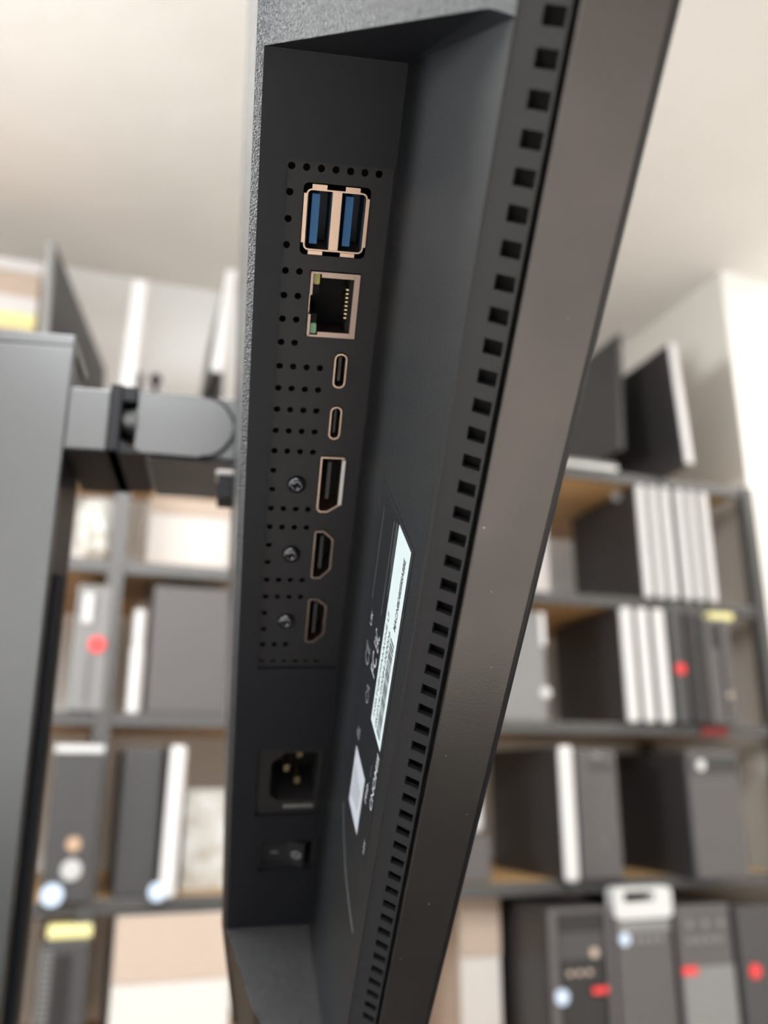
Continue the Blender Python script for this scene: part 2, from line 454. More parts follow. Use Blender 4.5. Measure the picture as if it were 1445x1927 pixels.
# ---- stacked blue usb port
bm = bmesh.new()
o_ = rrect(USB[0]+.4, USB[1]-.4, USB[2]+.3, USB[3]-.3, 1.2, 3)
i_ = [(a, b_) for a, b_ in inset(o_, .32)]
ring(bm, o_, i_, -12, -.6, f3)
prism(bm, [(-2.25, -25.8), (-.15, -25.8), (-.15, -13.0), (-2.25, -13.0)], -12, -.55, f3)           # divider
for (a, l_a, l_b) in ((-6.9, -27.1, -26.1), (.55, -27.1, -26.1), (-6.9, -12.55, -11.7), (.55, -12.55, -11.7)):
    prism(bm, [(a, l_a), (a+3.3, l_a), (a+3.3, l_b), (a, l_b)], -.9, -.45, f3)                       # flared tabs
prism(bm, [(5.5, -25), (6.15, -25), (6.15, -14.2), (5.5, -14.2)], -.9, -.4, f3)
prism(bm, [(-8.6, -25), (-7.95, -25), (-7.95, -14.2), (-8.6, -14.2)], -1.2, -.8, f3)
us = obj('usb_port', bm, M_nickel, mon)
bm = bmesh.new()
prism(bm, [(-7.7, -25.7), (-2.3, -25.7), (-2.3, -13.1), (-7.7, -13.1)], -11.5, -9.5, f3)
prism(bm, [(-.1, -25.7), (5.3, -25.7), (5.3, -13.1), (-.1, -13.1)], -11.5, -9.5, f3)
for a, b_ in ((-7.72, -7.5), (5.1, 5.3), (-2.45, -2.27), (-.13, .05)):
    prism(bm, [(a, -25.5), (b_, -25.5), (b_, -13.2), (a, -13.2)], -10, -1.4, f3)
obj('port_insulator', bm, M_navy, us)
for a in (-6.7, .9):
    bm = bmesh.new(); prism(bm, [(a, -24.9), (a+1.75, -24.9), (a+1.75, -13.9), (a, -13.9)], -10, -1.6, f3)
    obj('tongue', bm, M_blue, us)
# ---- network socket
bm = bmesh.new()
fr = lambda x0, x1, y0, y1, n0, n1: prism(bm, [(x0, y0), (x1, y0), (x1, y1), (x0, y1)], n0, n1, f3)
fr(RJ[1]-1.35, RJ[1], RJ[2], RJ[3], -2.2, -.5)
fr(-3.2, RJ[1]-1.2, RJ[2], RJ[2]+1.25, -2.2, -.5); fr(-3.2, RJ[1]-1.2, RJ[3]-1.25, RJ[3], -2.2, -.5)
fr(RJ[0], -3.0, RJ[2], RJ[2]+.45, -2.2, -.5); fr(RJ[0], -3.0, RJ[3]-.45, RJ[3], -2.2, -.5)
fr(RJ[0], RJ[0]+.6, RJ[2], -2.3, -2.2, -.5); fr(RJ[0], RJ[0]+.6, 2.4, RJ[3], -2.2, -.5)
fr(RJ[0], RJ[0]+.25, -2.3, 2.4, -3, -1.4)
for (x0, x1, y0, y1) in ((RJ[0], RJ[0]+.2, RJ[2], RJ[3]), (RJ[1]-.2, RJ[1], RJ[2], RJ[3]), (RJ[0], RJ[1], RJ[2], RJ[2]+.2), (RJ[0], RJ[1], RJ[3]-.2, RJ[3])):
    fr(x0, x1, y0, y1, -12, -2)
rj = obj('network_socket', bm, M_nickel2, mon)
bm = bmesh.new(); prism(bm, [(-5.3, -7.4), (5.4, -7.4), (5.4, 7.5), (-5.3, 7.5)], -11.8, -10.5, f3)
prism(bm, [(-5.1, -4.6), (-3.6, -4.6), (-3.6, -2.5), (-5.1, -2.5)], -10, -1.6, f3); prism(bm, [(-5.1, 2.6), (-3.6, 2.6), (-3.6, 4.6), (-5.1, 4.6)], -10, -1.6, f3)
prism(bm, [(3.6, -6.4), (4.5, -6.4), (4.5, 6.5), (3.6, 6.5)], -10, -1.5, f3)
obj('socket_insert', bm, M_void, rj)
for i in range(8):
    l_ = -3.7+i*.98
    bm = bmesh.new(); prism(bm, [(3.0, l_-.16), (3.6, l_-.16), (3.6, l_+.16), (3.0, l_+.16)], -7, -1.9, f3)
    obj('contact', bm, M_gold, rj)
for l_, m_, nm2 in ((-5.95, M_yel, 'yellow status light'), (6.0, M_grn, 'green status light')):
    bm = bmesh.new(); prism(bm, rrect(-4.95, -3.55, l_-1.25, l_+1.25, .3, 2), -4, -1.2, f3)
    q = obj('status_light', bm, m_, rj); q['label'] = nm2
# ---- usb-c
for c_ in (C1, C2):
    bm = bmesh.new(); o_ = rrect(*c_, 1.45, 6); i_ = inset(o_, .33); ring(bm, o_, i_, -8, -.45, f3)
    u = obj('usb_c_port', bm, M_nickel, mon, smooth=False)
    bm = bmesh.new(); prism(bm, rrect(c_[0]+1.2, c_[1]-1.2, c_[2]+1.3, c_[3]-1.3, .2, 2), -8, -2.0, f3); obj('tongue', bm, M_pcdrk, u)
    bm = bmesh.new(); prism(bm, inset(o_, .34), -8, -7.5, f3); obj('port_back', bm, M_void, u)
# ---- display port, two hdmi
for nm2, pl, rr in (('display_port', DP, (2.6, 3.5, 42.4, 53.5)), ('hdmi_port', H1p, (2.5, 3.3, 65.3, 76.2)), ('hdmi_port', H2p, (2.5, 3.3, 88.1, 99.0))):
    bm = bmesh.new(); ring(bm, pl, inset(pl, .38), -9, -.5, f3)
    u = obj(nm2, bm, M_nickel2 if nm2 == 'hdmi_port' else M_nickel, mon)
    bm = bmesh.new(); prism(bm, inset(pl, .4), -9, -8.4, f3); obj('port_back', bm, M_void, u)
    bm = bmesh.new(); prism(bm, [(rr[0], rr[2]), (rr[1], rr[2]), (rr[1], rr[3]), (rr[0], rr[3])], -8.4, -2.0, f3); obj('tongue', bm, M_pcdrk, u)
bm = bmesh.new(); prism(bm, [(6.05, 41.0), (6.95, 41.0), (6.95, 54.4), (6.05, 54.4)], -.9, -.3, f3); obj('lit_flange', bm, M_silver, mon)  # brightness of the lit flange put into a silver strip
# ---- screws
def screw(wc, lc, r=2.45):
    bm = bmesh.new()
    rings = []
    for rr, hh in ((r, -1.0), (r, -.55), (r*.93, .0), (r*.75, .38), (r*.5, .6)):
        rings.append([bm.verts.new(P(wc+rr*math.cos(a*PI/14), hh, lc+rr*math.sin(a*PI/14))) for a in range(28)])
    for A, B_ in zip(rings, rings[1:]):
        for i in range(28): bm.faces.new((A[i], A[(i+1) % 28], B_[(i+1) % 28], B_[i]))
    top = rings[-1]
    cross = []
    for i in range(28):
        a = i*PI/14+.3
        rr = r*.5 if (i % 7) in (0, 1, 6) else r*.22
        cross.append(bm.verts.new(P(wc+rr*.92*math.cos(a), .55, lc+rr*.92*math.sin(a))))
    low = [bm.verts.new(P(v.co.x/k*.9+wc*.1, -.7, v.co.z/k*.9+lc*.1)) for v in cross]
    for A, B_ in ((top, cross), (cross, low)):
        for i in range(28): bm.faces.new((A[i], A[(i+1) % 28], B_[(i+1) % 28], B_[i]))
    bm.faces.new(low)
    return obj('screw', bm, M_chrome, mon, smooth=True)
for l_ in (48.7, 70.7, 93.8): screw(-5.4, l_)
# ---- power inlet
oc = rrect(-10.7, 9.9, 144.9, 174.6, .8, 3)
op = [(-6.7, 151.3), (-2.2, 146.8), (8.2, 146.8), (8.6, 147.3), (8.6, 168.4), (8.2, 168.9), (-3.9, 168.9), (-6.7, 166.0)]
bm = bmesh.new()
n_ = 16
def resample(pts, n):
    # n points around the outline, by angle from its centre, so that two outlines pair up
    cx_ = sum(p[0] for p in pts)/len(pts); cy_ = sum(p[1] for p in pts)/len(pts)
    out = []
    for i in range(n):
        a = 2*PI*i/n; d = Vector((math.cos(a), math.sin(a))); best = None
        for j in range(len(pts)):
            p, q = Vector(pts[j]), Vector(pts[(j+1) % len(pts)])
            e = q-p; den = d.x*e.y-d.y*e.x
            if abs(den) < 1e-9: continue
            c0 = p-Vector((1.0, 157.9)); t = (c0.x*e.y-c0.y*e.x)/den; s_ = (c0.x*d.y-c0.y*d.x)/den
            if t > 0 and -1e-6 <= s_ <= 1+1e-6 and (best is None or t > best): best = t
        out.append((1.0+d.x*best, 157.9+d.y*best))
    return out
ring(bm, resample(oc, 96), resample(op, 96), -18, -1.0, f3)
pi_ = obj('power_inlet', bm, M_sock, mon)
bm = bmesh.new(); prism(bm, resample(op, 96), -17.5, -16.5, f3); obj('inlet_floor', bm, M_void, pi_)
for a, b_ in ((-1.3, 157.4), (2.6, 163.2), (2.6, 151.0)):
    bm = bmesh.new(); prism(bm, rrect(a-.9, a+.9, b_-1.5, b_+1.5, .5, 3), -16.5, -4.5, f3); obj('pin', bm, M_gold, pi_)
bm = bmesh.new(); prism(bm, rrect(-1.8, 8.3, 170.6, 172.0, .3, 2), -1.2, -.65, f3); obj('inlet_lit_edge', bm, M_pclit, pi_)  # pale strip painted for the light on the inlet's lower edge
# ---- rocker switch
bm = bmesh.new(); ring(bm, rrect(-8.6, 10.6, 188.0, 203.2, .6, 3), rrect(-7.4, 9.4, 189.2, 202.0, .5, 3), -6, -1.6, f3)
sw = obj('power_switch', bm, M_sock, mon)
bm = bmesh.new()
pr = [(-7.2, -4.6), (-7.2, -2.2), (-3.5, -2.3), (0.8, -1.9), (4.5, -.6), (6.6, .2), (7.2, -.3), (7.2, -4.6)]
lo = [bm.verts.new(P(a, b_, 189.5)) for a, b_ in pr]; hi = [bm.verts.new(P(a, b_, 201.7)) for a, b_ in pr]
bm.faces.new(lo); bm.faces.new(hi)
for i in range(len(pr)): bm.faces.new((lo[i], lo[(i+1) % len(pr)], hi[(i+1) % len(pr)], hi[i]))
rk = obj('rocker', bm, M_rock, sw)
bm = bmesh.new(); ring(bm, circ(4.2, 195.8, 1.55, 20), circ(4.2, 195.8, 1.15, 20), -.85, -.45, lambda p: P(p[0], p[2]+(p[0]-4.2)*.32, p[1]))
prism(bm, [(-4.6, 195.6), (-2.0, 195.6), (-2.0, 195.95), (-4.6, 195.95)], -2.25, -2.1, f3)
q = obj('switch_mark', bm, M_print, sw); q['label'] = 'white circle and line marks on the rocker'

# ---- prints and labels on the side panel of the recess  (x' = -l, y' = -n)
def side(n_, l_, up=0.0): return (backw(n_)-up-.0, n_, l_)
def plane_quad(bm, n0, n1, l0, l1, up):
    return bm.faces.new([bm.verts.new(P(*side(a, b_, up))) for a, b_ in ((n0, l0), (n1, l0), (n1, l1), (n0, l1))])
def slab(bm, n0, n1, l0, l1, up):
    pts = [(n0, l0), (n1, l0), (n1, l1), (n0, l1)]
    lo = [bm.verts.new(P(*side(a, b_, up-.08))) for a, b_ in pts]; hi = [bm.verts.new(P(*side(a, b_, up))) for a, b_ in pts]
    bm.faces.new(lo); bm.faces.new(hi)
    for i in range(4): bm.faces.new((lo[i], lo[(i+1) % 4], hi[(i+1) % 4], hi[i]))
bm = bmesh.new(); slab(bm, 24.5, 55.2, 33.2, 131.0, .06)
plq = obj('rating_plaque', bm, M_plaq, mon)
bm = bmesh.new(); slab(bm, 24.3, 55.4, 32.9, 33.15, .16); slab(bm, 55.2, 55.45, 33, 131, .14)
obj('plaque_lip', bm, M_strip, plq)
bm = bmesh.new(); slab(bm, 42.7, 53.9, 34.2, 91.0, .18)
lab = obj('serial_label', bm, M_label, plq); lab['label'] = 'pale serial number label with barcode'
bm = bmesh.new(); slab(bm, 32.6, 44.9, 110.2, 131.0, .15)
lab2 = obj('grey_sticker', bm, M_label2, plq); lab2['label'] = 'small grey sticker below the serial label'
def text(name, s, l_start, l_end, n_top, n_bot, m, parent, up, bold=0.0):
    cu = bpy.data.curves.new('t', 'FONT'); cu.body = s; cu.size = 1; cu.offset = bold; cu.resolution_u = 3
    to = bpy.data.objects.new('t', cu); COL.objects.link(to)
    bpy.context.view_layer.update()
    me = bpy.data.meshes.new_from_object(to.evaluated_get(bpy.context.evaluated_depsgraph_get()))
    bpy.data.objects.remove(to); bpy.data.curves.remove(cu)
    xs = [v.co.x for v in me.vertices]; ys = [v.co.y for v in me.vertices]
    x0, x1, y0, y1 = min(xs), max(xs), min(ys), max(ys)
    for v in me.vertices:
        a = (v.co.x-x0)/(x1-x0); b_ = (v.co.y-y0)/(y1-y0)
        l_ = l_start+(l_end-l_start)*a; n2 = n_bot+(n_top-n_bot)*b_
        v.co = P(*side(n2, l_, up))
    me.materials.clear(); me.materials.append(m)
    o = bpy.data.objects.new(name, me); COL.objects.link(o); o.parent = parent
    return o
text('label_print', 'MAC:N8D8EE8SA8BE', 57.0, 38.1, 49.7, 51.5, M_ink, plq, .21, .03)
text('label_print', 'SV0RTQBCNAAAONE LF', 88.2, 56.3, 44.0, 45.6, M_ink, plq, .21, .008)
text('label_print', '0KDV4-G0084-000006', 89.0, 59.7, 46.6, 48.2, M_ink, plq, .21, .006)
bm = bmesh.new(); l_ = 60.2; rb = random.Random(3)
while l_ < 89.5:
    wd = rb.choice((.18, .18, .36, .5)); slab(bm, 48.9, 52.3, l_, min(l_+wd, 89.6), .21); l_ += wd+rb.choice((.18, .18, .3, .45))
obj('barcode', bm, M_ink, plq)
text('plaque_print', 'CNOMIII', 111.7, 93.2, 52.0, 54.3, M_print, plq, .12, .012)
text('plaque_print', 'EAC', 72.3, 67.6, 35.8, 40.2, M_print, plq, .12, .0)
text('plaque_print', 'FC', 80.3, 74.3, 36.0, 40.2, M_print, plq, .12, .0)
text('plaque_print', 'CE', 82.8, 76.6, 29.2, 33.2, M_printd, plq, .12, .0)
text('plaque_print', 'UK', 71.0, 67.0, 29.5, 31.2, M_print, plq, .12, .0)
text('plaque_print', 'CA', 91.5, 85.5, 34.4, 37.6, M_printd, plq, .12, .0)
text('plaque_print', '8s', 107.0, 103.2, 31.2, 34.4, M_printd, plq, .12, .0)
text('plaque_print', 'rno', 114.8, 108.4, 47.2, 48.8, M_print, plq, .12, .01)
text('plaque_print', '1 60', 107.0, 100.5, 48.9, 49.3, M_printd, plq, .12, .01)
text('plaque_print', '12Y', 128.2, 123.5, 52.3, 53.6, M_print, plq, .12, .01)
bm = bmesh.new()
for i in range(5): slab(bm, 34.5+i*1.7, 35.2+i*1.7, 115+i*.6, 127-i*.5, .18)
obj('sticker_print', bm, M_ink2, plq)
# fine scored lines at the plaque's edge
bm = bmesh.new()
for n2, a, b_ in ((38.2, 36, 62), (40.2, 35, 47), (41.0, 35, 55), (41.7, 36, 50), (28.3, 38, 64)): slab(bm, n2, n2+.09, a, b_, .12)
obj('scored_lines', bm, M_printd, plq)
# curved pale seam below the labels
bm = bmesh.new()
crv = [(27.0, 137.5), (29.5, 141.5), (32.5, 146.0), (37.2, 151.0), (43, 154.5), (49, 156.8), (54.6, 158.1)]
for (a, b_) in zip(crv, crv[1:]):
    bm.faces.new([bm.verts.new(P(*side(n2, l_, .1))) for n2, l_ in ((a[0], a[1]), (b_[0], b_[1]), (b_[0], b_[1]+1.6), (a[0], a[1]+1.6))])
obj('curved_seam', bm, M_seam, mon, recalc=False)

# dust flecks caught on the lower edge and around it
for a, l_, q in ((23.4, 18.5, .20), (27.5, 33, .09), (31, 52, .07), (25.2, 77, .08), (33.2, 96, .07), (28.8, 128, .09), (24.6, 150, .08), (30.4, -22, .08)):
    bm = bmesh.new(); prism(bm, circ(a, l_, q, 6), 69.0, 69.05, f3); obj('dust_fleck', bm, M_label, mon)
# ------------------------------------------------------------------ stand behind the monitor
rz = math.atan2(-0.1453, 0.9894)
st = empty('monitor_stand', (0.0555, 0.374, CAMH-.33), rz, label='grey upright monitor stand with a short arm gripping the monitor', cat='stand')
ZR = .33
def zb(z): return ZR+z      # z relative to the camera height -> local
def sp(name, b, m, par=st, **q): return obj(name, b, m, par, **q)
bm = bmesh.new(); box(bm, -.155, -.0735, 0, .006, .012, zb(.186), .0008); box(bm, -.155, -.0735, 0, .04, zb(.186), zb(.192), .0008)
po = sp('pole', bm, M_stand)
bm = bmesh.new(); box(bm, -.152, -.0745, .007, .050, .012, zb(.185), .0008); obj('pole_track', bm, M_stands, po)
bm = bmesh.new(); box(bm, -.0745, -.0715, .018, .026, .012, zb(.085), .0005); obj('pole_track', bm, M_standk, po)
sp('base', bx(-.26, .10, -.02, .20, 0, .012, bev=.003), M_stand)
AZ0, AZ1 = zb(.137), zb(.1665)
sp('arm', bx(-.0735, -.0555, .000, .056, AZ0, AZ1, bev=.0008), M_stand)
bm = bmesh.new(); box(bm, -.0735, -.0500, .0015, .058, AZ0-.001, AZ0+.0022, .0005); box(bm, -.0556, -.0500, -.0035, .054, AZ0-.001, AZ1+.0015, .0008)
box(bm, -.0510, -.0436, -.0025, .050, AZ1-.0065, AZ1+.0012, .0008)
prism(bm, [(-.0550, AZ0-.001), (-.0550, AZ0+.009), (-.0500, AZ0+.005), (-.0400, AZ0-.0005), (-.0400, AZ0-.001)], -.002, .054, lambda p: Vector((p[0], p[2], p[1])))
sp('hinge_bracket', bm, M_standk)
bm = bmesh.new(); c0 = (AZ0+AZ1)/2+.0005
rr_ = [[bm.verts.new((x_, .006+q_*math.cos(a_*PI/12), c0+q_*.72*math.sin(a_*PI/12))) for a_ in range(24)] for x_, q_ in ((-.0502, .0062), (-.049, .0082), (-.0436, .0098))]
for A, B_ in zip(rr_, rr_[1:]):
    for i in range(24): bm.faces.new((A[i], A[(i+1) % 24], B_[(i+1) % 24], B_[i]))
bm.faces.new(rr_[0]); bm.faces.new(rr_[-1])
sp('hinge_pin', bm, M_stand)
# head: block with a rounded end, seam ring
pts = [(-.0436, AZ0+.0005), (-.016, AZ0)]
for i in range(13):
    a = -PI/2+PI*i/12; pts.append((-.016+.0145*math.cos(a), (AZ0+AZ1)/2+.0145*math.sin(a)))
pts += [(-.0436, AZ1)]
bm = bmesh.new(); prism(bm, pts, .000, .054, lambda p: Vector((p[0], p[2], p[1]))); hd = sp('arm_head', bm, M_stand)
bm = bmesh.new(); box(bm, -.016, .0004, .0012, .054, AZ0, AZ1, .0005); obj('head_cover', bm, M_stand, hd)
bm = bmesh.new(); box(bm, -.037, -.0005, .003, .056, AZ0-.0015, AZ0-.0002); obj('head_underside', bm, M_stands, hd)
bm = bmesh.new(); box(bm, -.0065, .0003, -.002, .012, AZ0-.020, AZ0-.0085, .0006); sm_o = [(-.0150+.0151*math.cos(-PI/2+PI*i/20), (AZ0+AZ1)/2+.0151*math.sin(-PI/2+PI*i/20)) for i in range(21)]
sm_i = [(-.0150+.0141*math.cos(-PI/2+PI*i/20), (AZ0+AZ1)/2+.0141*math.sin(-PI/2+PI*i/20)) for i in range(21)]
b2 = bmesh.new(); prism(b2, sm_o+sm_i[::-1], -.0003, .002, lambda p: Vector((p[0], p[2], p[1]))); obj('seam_ring', b2, M_standk, hd)
lt = sp('release_latch', bm, M_standk)
bm = bmesh.new(); box(bm, -.0075, .0003, -.0025, .012, AZ0-.0085, AZ0-.006, .0008); q = obj('latch_stripe', bm, M_white, lt)
dk = empty('desk', (0.35, 0.35, 0), label='black desk under the monitor stand', cat='desk')
DZ = CAMH-.33
obj('desk_top', bx(-.75, .75, -.20, .36, DZ-.03, DZ, bev=.003), M_desk, dk)  # unseen desk, black and short to darken what the lower edge reflects
for x in (-.7, .66):
    for y in (-.25, .3): obj('leg', bx(x, x+.04, y, y+.04, 0, DZ-.03), M_metal, dk)

cbn = empty('added_cabinet', (0.2, RY0+.02, 0), label='long low black cabinet added behind the viewer to darken the pole reflection', cat='cabinet')  # unseen, added so that the lower pole reflects something dark
obj('cabinet_body', bx(-1.5, 1.5, 0, .4, 0, 1.25, bev=.004), M_pcblk, cbn)
for x in (-1.0, 0, 1.0): obj('door', bx(x-.48, x+.48, .4, .418, .06, 1.2, bev=.003), M_pcblk, cbn)
# ------------------------------------------------------------------ shelf unit at the back
YS, YSB = 1.78, 2.34
LV = [CAMH+.728, CAMH+.4105, CAMH+.115, CAMH-.214, CAMH-.53, CAMH-.86, CAMH-1.2]
sh = empty('shelf_unit', (0.7, 2.0, 0), label='wide steel and oak shelf unit along the back wall, full of computers', cat='shelf')
XA, XB = -.98, 1.60
sh0 = Vector((0.7, 2.0, 0))
def rel(x0, x1, y0, y1, z0, z1, o, **q): return bx(x0-o.x, x1-o.x, y0-o.y, y1-o.y, z0-o.z, z1-o.z, **q)
for z in LV:
    bd = obj('shelf_board', rel(XA, XB, YS+.012, YSB, z-.020, z, sh0), M_wood, sh)
    obj('shelf_edge', rel(XA, XB, YS, YS+.012, z-.026, z+.001, sh0, bev=.002), M_metal, bd)
for x in (-.5, .028, .64, 1.602):
    for y in (YS-.006, YSB-.03):
        obj('upright', rel(x, x+.030, y, y+.03, 0, LV[0]+.0, sh0), M_metal, sh)

def case(name, px0, py0, px1, level, Yf, depth, mf, mb, label, cat, group=None, bev=.003, dz=None, front=.012, lean=0.0, extra=None, zlow=None):
    """a box-like machine whose front face spans px0..px1 at depth Yf and that stands on shelf LV[level]"""
    z0 = (LV[level] if level is not None else zlow)+.0012
    pm = (px0+px1)/2
    z1 = at(pm, py0, Yf).z
    if level and level > 0 and z1 > LV[level-1]-.0275: z1 = LV[level-1]-.0275
    pb = py0+200
    x0 = at(px0, pb, Yf).x; x1 = at(px1, pb, Yf).x
    t = empty(name, ((x0+x1)/2, Yf, z0), label=label, cat=cat, group=group)
    t.rotation_euler = (0, lean, 0)
    hw = (x1-x0)/2; h = z1-z0
    iw = hw-.0018 if name == 'slim_computer' else hw
    b = obj('case_body', bx(-iw, iw, front-.001, depth, 0, h-.002, bev=min(bev, .003)), mb, t)
    if extra != 'nofront':
        fp = obj('front_panel', bx(-hw, hw, 0, front+.001, 0, h, bev=bev), mf, t)
    return t, hw, h
def disc(t, x, z, r, m, name='badge', y=-.001, th=.003):
    bm = bmesh.new(); prism(bm, circ(x, z, r, 18), y-th, y, lambda p: Vector((p[0], p[2], p[1]))); return obj(name, bm, m, t)
def plate_(t, x0, x1, z0, z1, m, name, y=-.0005, th=.003, bev=.0008):
    return obj(name, bx(x0, x1, y-th, y, z0, z1, bev=bev), m, t)

# ---- right side, level under the top board: six slim white-fronted machines
g = 'slim white fronted computers on the upper right shelf'
o6 = ['leftmost', 'second from the left', 'third from the left', 'fourth from the left', 'fifth from the left', 'rightmost']
for i, (a, b_) in enumerate(((1217, 1230), (1240, 1253), (1263, 1277), (1291, 1304), (1314, 1326), (1337, 1350))):
    case('slim_computer', a, 893+i, b_, 1, 1.765, .33, M_white, M_pcblk, 'slim white fronted computer, %s of six under the top board' % o6[i], 'computer', g, bev=.0072, front=.02)
t, hw, h = case('white_box', 1008, 985, 1040, 1, 1.95, .2, M_white, M_white, 'narrow white box on the upper right shelf beside the monitor edge', 'box')
# ---- next level
g = 'slim white fronted computers on the middle right shelf'
for i, (a, b_) in enumerate(((1186, 1205), (1216, 1235), (1247, 1267))):
    case('slim_computer', a, 1131, b_, 2, 1.755, .33, M_white, M_pcblk, 'slim white fronted computer on the middle shelf, %s' % ('left one of three', 'middle one of three', 'right one of three, beside a dark tower')[i], 'computer', g, bev=.007, front=.02)
t, hw, h = case('tower_computer', 1276, 1140, 1300, 2, 1.75, .33, M_pcdrk, M_pcblk, 'narrow dark tower with a red button beside the white slim computers', 'computer')
disc(t, .0, h*.47, .013, M_red, 'power_button')
t, hw, h = case('tower_computer', 1304, 1130, 1340, 2, 1.755, .33, M_pcblk, M_pcblk, 'plain black tower between the red button tower and the leaning grey tower', 'computer')
t, hw, h = case('tower_computer', 1346, 1166, 1392, 2, 1.75, .30, M_pcgry, M_pcdrk, 'grey tower with a black slot at the right end of the middle shelf', 'computer')
plate_(t, -hw*.5, -hw*.05, h*.72, h*.95, M_pcblk, 'drive_slot'); plate_(t, hw*.05, hw*.2, h*.05, h*.95, M_pcblk, 'groove'); disc(t, hw*.45, h*.27, .007, M_card, 'badge')
fo = obj('foam_pad', bx(-.035, .035, 0, .1, 0, .018, bev=.003), M_yelp); p_ = at(1355, 1118, 1.76)
fo.location = (p_.x-.002, 1.76, LV[2]+.0012+h+.0005); tag(fo, 'yellow foam pad lying on the leaning grey tower', 'foam pad')
t, hw, h = case('tower_computer', 948, 1150, 1032, 2, 1.80, .12, M_pclit, M_pcgry, 'light grey computer with white tag beside the monitor edge', 'computer')
plate_(t, hw*.78, hw*1.0, h*.68, h*.99, M_white, 'white_tag', bev=.002, th=.006); disc(t, hw*.9, h*.26, .013, M_silver, 'badge')
# ---- level with oak board seen
t, hw, h = case('slim_computer', 1066, 1403, 1090, 3, 1.735, .36, M_white, M_pcblk, 'slim upright computer with tall white front on the lower right shelf', 'computer', bev=.008, front=.02)
t, hw, h = case('tower_computer', 1094, 1410, 1172, 3, 1.76, .36, M_pcgry, M_pcblk, 'grey tower right of the tall white fronted slim computer', 'computer')
plate_(t, -hw*.3, hw*.75, h*.84, h*.89, M_pcdrk, 'drive_door'); plate_(t, -hw*.2, hw*.2, h*.93, h*.97, M_pclit, 'button_strip')
for z in (.22, .26, .30): plate_(t, -hw*.25, hw*.25, h*z, h*(z+.008), M_pclit, 'embossed_line')
t, hw, h = case('tower_computer', 1312, 1412, 1408, 3, 1.70, .36, M_pcgry, M_pcblk, 'wide grey tower with silver drive bay at the right shelf end', 'computer')
plate_(t, -hw*.95, hw*.95, h*.82, h*.95, M_pcdrk, 'drive_bay'); disc(t, -hw*.55, h*.88, .012, M_silver, 'badge'); plate_(t, -hw*.3, hw*.9, h*.865, h*.885, M_silver, 'drive_door')
tg = obj('shelf_tag', rel(0, .075, -.004, 0, 0, .022, Vector((0, 0, 0)), bev=.001), M_redd); p_ = at(1290, 1390, YS-.001)
tg.location = (1.395, YS-.0015, LV[2]-.024); tag(tg, 'red tag stuck to the shelf edge above the wide grey tower', 'tag')
t, hw, h = case('computer_case', 862, 1575, 928, 3, 1.80, .2, M_pcgry, M_pcgry, 'small grey case low on the shelf beside the monitor edge', 'computer')
zt = LV[3]+.0012+h
bt = obj('white_bag', bx(-.025, .028, 0, .12, 0, .11, bev=.02, seg=3), M_white); p_ = at(892, 1570, 1.82)
bt.location = (p_.x, 1.82, zt+.001); tag(bt, 'rounded white bag sitting on the small grey case', 'bag')
# ---- lowest visible level
t, hw, h = case('tower_computer', 1037, 1707, 1160, 4, 1.68, .40, M_pcblk, M_pcblk, 'black tower with light side rails and a blue badge on the bottom shelf', 'computer')
plate_(t, -hw, -hw*.76, 0, h, M_pcgry, 'side_rail', bev=.003, th=.008); plate_(t, hw*.78, hw, 0, h, M_pcgry, 'side_rail', bev=.003, th=.008)
plate_(t, -hw*.95, hw*.95, h*.965, h*.995, M_pcgry, 'top_rail'); plate_(t, -hw*.7, hw*.7, h*.66, h*.84, M_pcdrk, 'drive_panel')
disc(t, -hw*.72, h*.44, .014, M_bluew, 'badge', y=-.009); plate_(t, hw*.25, hw*.72, h*.44, h*.48, M_red, 'badge', y=-.006)
disc(t, hw*.4, h*.70, .009, M_card, 'power_button')
for i in range(3): plate_(t, -hw*.45+i*hw*.3, -hw*.3+i*hw*.3, h*.56, h*.59, M_card, 'emblem')
t, hw, h = case('tower_computer', 1172, 1728, 1280, 4, 1.67, .38, M_pcgry, M_pcblk, 'grey tower under a silver carrying handle on the bottom shelf', 'computer')
bm = bmesh.new()
ring(bm, rrect(-hw*1.04, hw*1.04, h+.0005, h+.060, .012, 4), rrect(-hw*.70, hw*.42, h+.032, h+.052, .006, 4), -.004, .026, lambda p: Vector((p[0], p[2], p[1])))
obj('handle', bm, M_silver, t)
plate_(t, -hw*.95, hw*.9, h*.90, h*.985, M_pclit, 'drive_door'); disc(t, -hw*.75, h*.86, .012, M_bluew, 'badge')
for i in range(4): plate_(t, -hw*.4+i*hw*.28, -hw*.22+i*hw*.28, h*.82, h*.87, M_pclit, 'emblem')
t, hw, h = case('tower_computer', 1290, 1702, 1391, 4, 1.66, .38, M_pcgry, M_pcblk, 'grey tower with a red badge on its left edge, bottom shelf', 'computer')
for i in range(3): disc(t, -hw*.6+i*hw*.6, h*.87, .007, M_pclit, 'knob')
for i in range(4): plate_(t, -hw*.7+i*hw*.35, -hw*.5+i*hw*.35, h*.74, h*.78, M_pclit, 'emblem')
plate_(t, -hw, -hw*.45, h*.53, h*.585, M_red, 'badge'); plate_(t, -hw*.97, hw*.97, 0, h*.58, M_pclit, 'lower_front', y=.0, th=.002)
t, hw, h = case('tower_computer', 1404, 1704, 1478, 4, 1.66, .38, M_pcdrk, M_pcblk, 'dark tower cut by the right picture edge with a red badge', 'computer')
disc(t, -hw*.35, h*.535, .014, M_red, 'badge')
t, hw, h = case('storage_box', 868, 1690, 945, 4, 1.85, .2, M_cardw, M_card, 'pale box between the monitor edge and the bottom towers', 'box')
plate_(t, -hw, hw, h*.6, h, M_card, 'box_band')
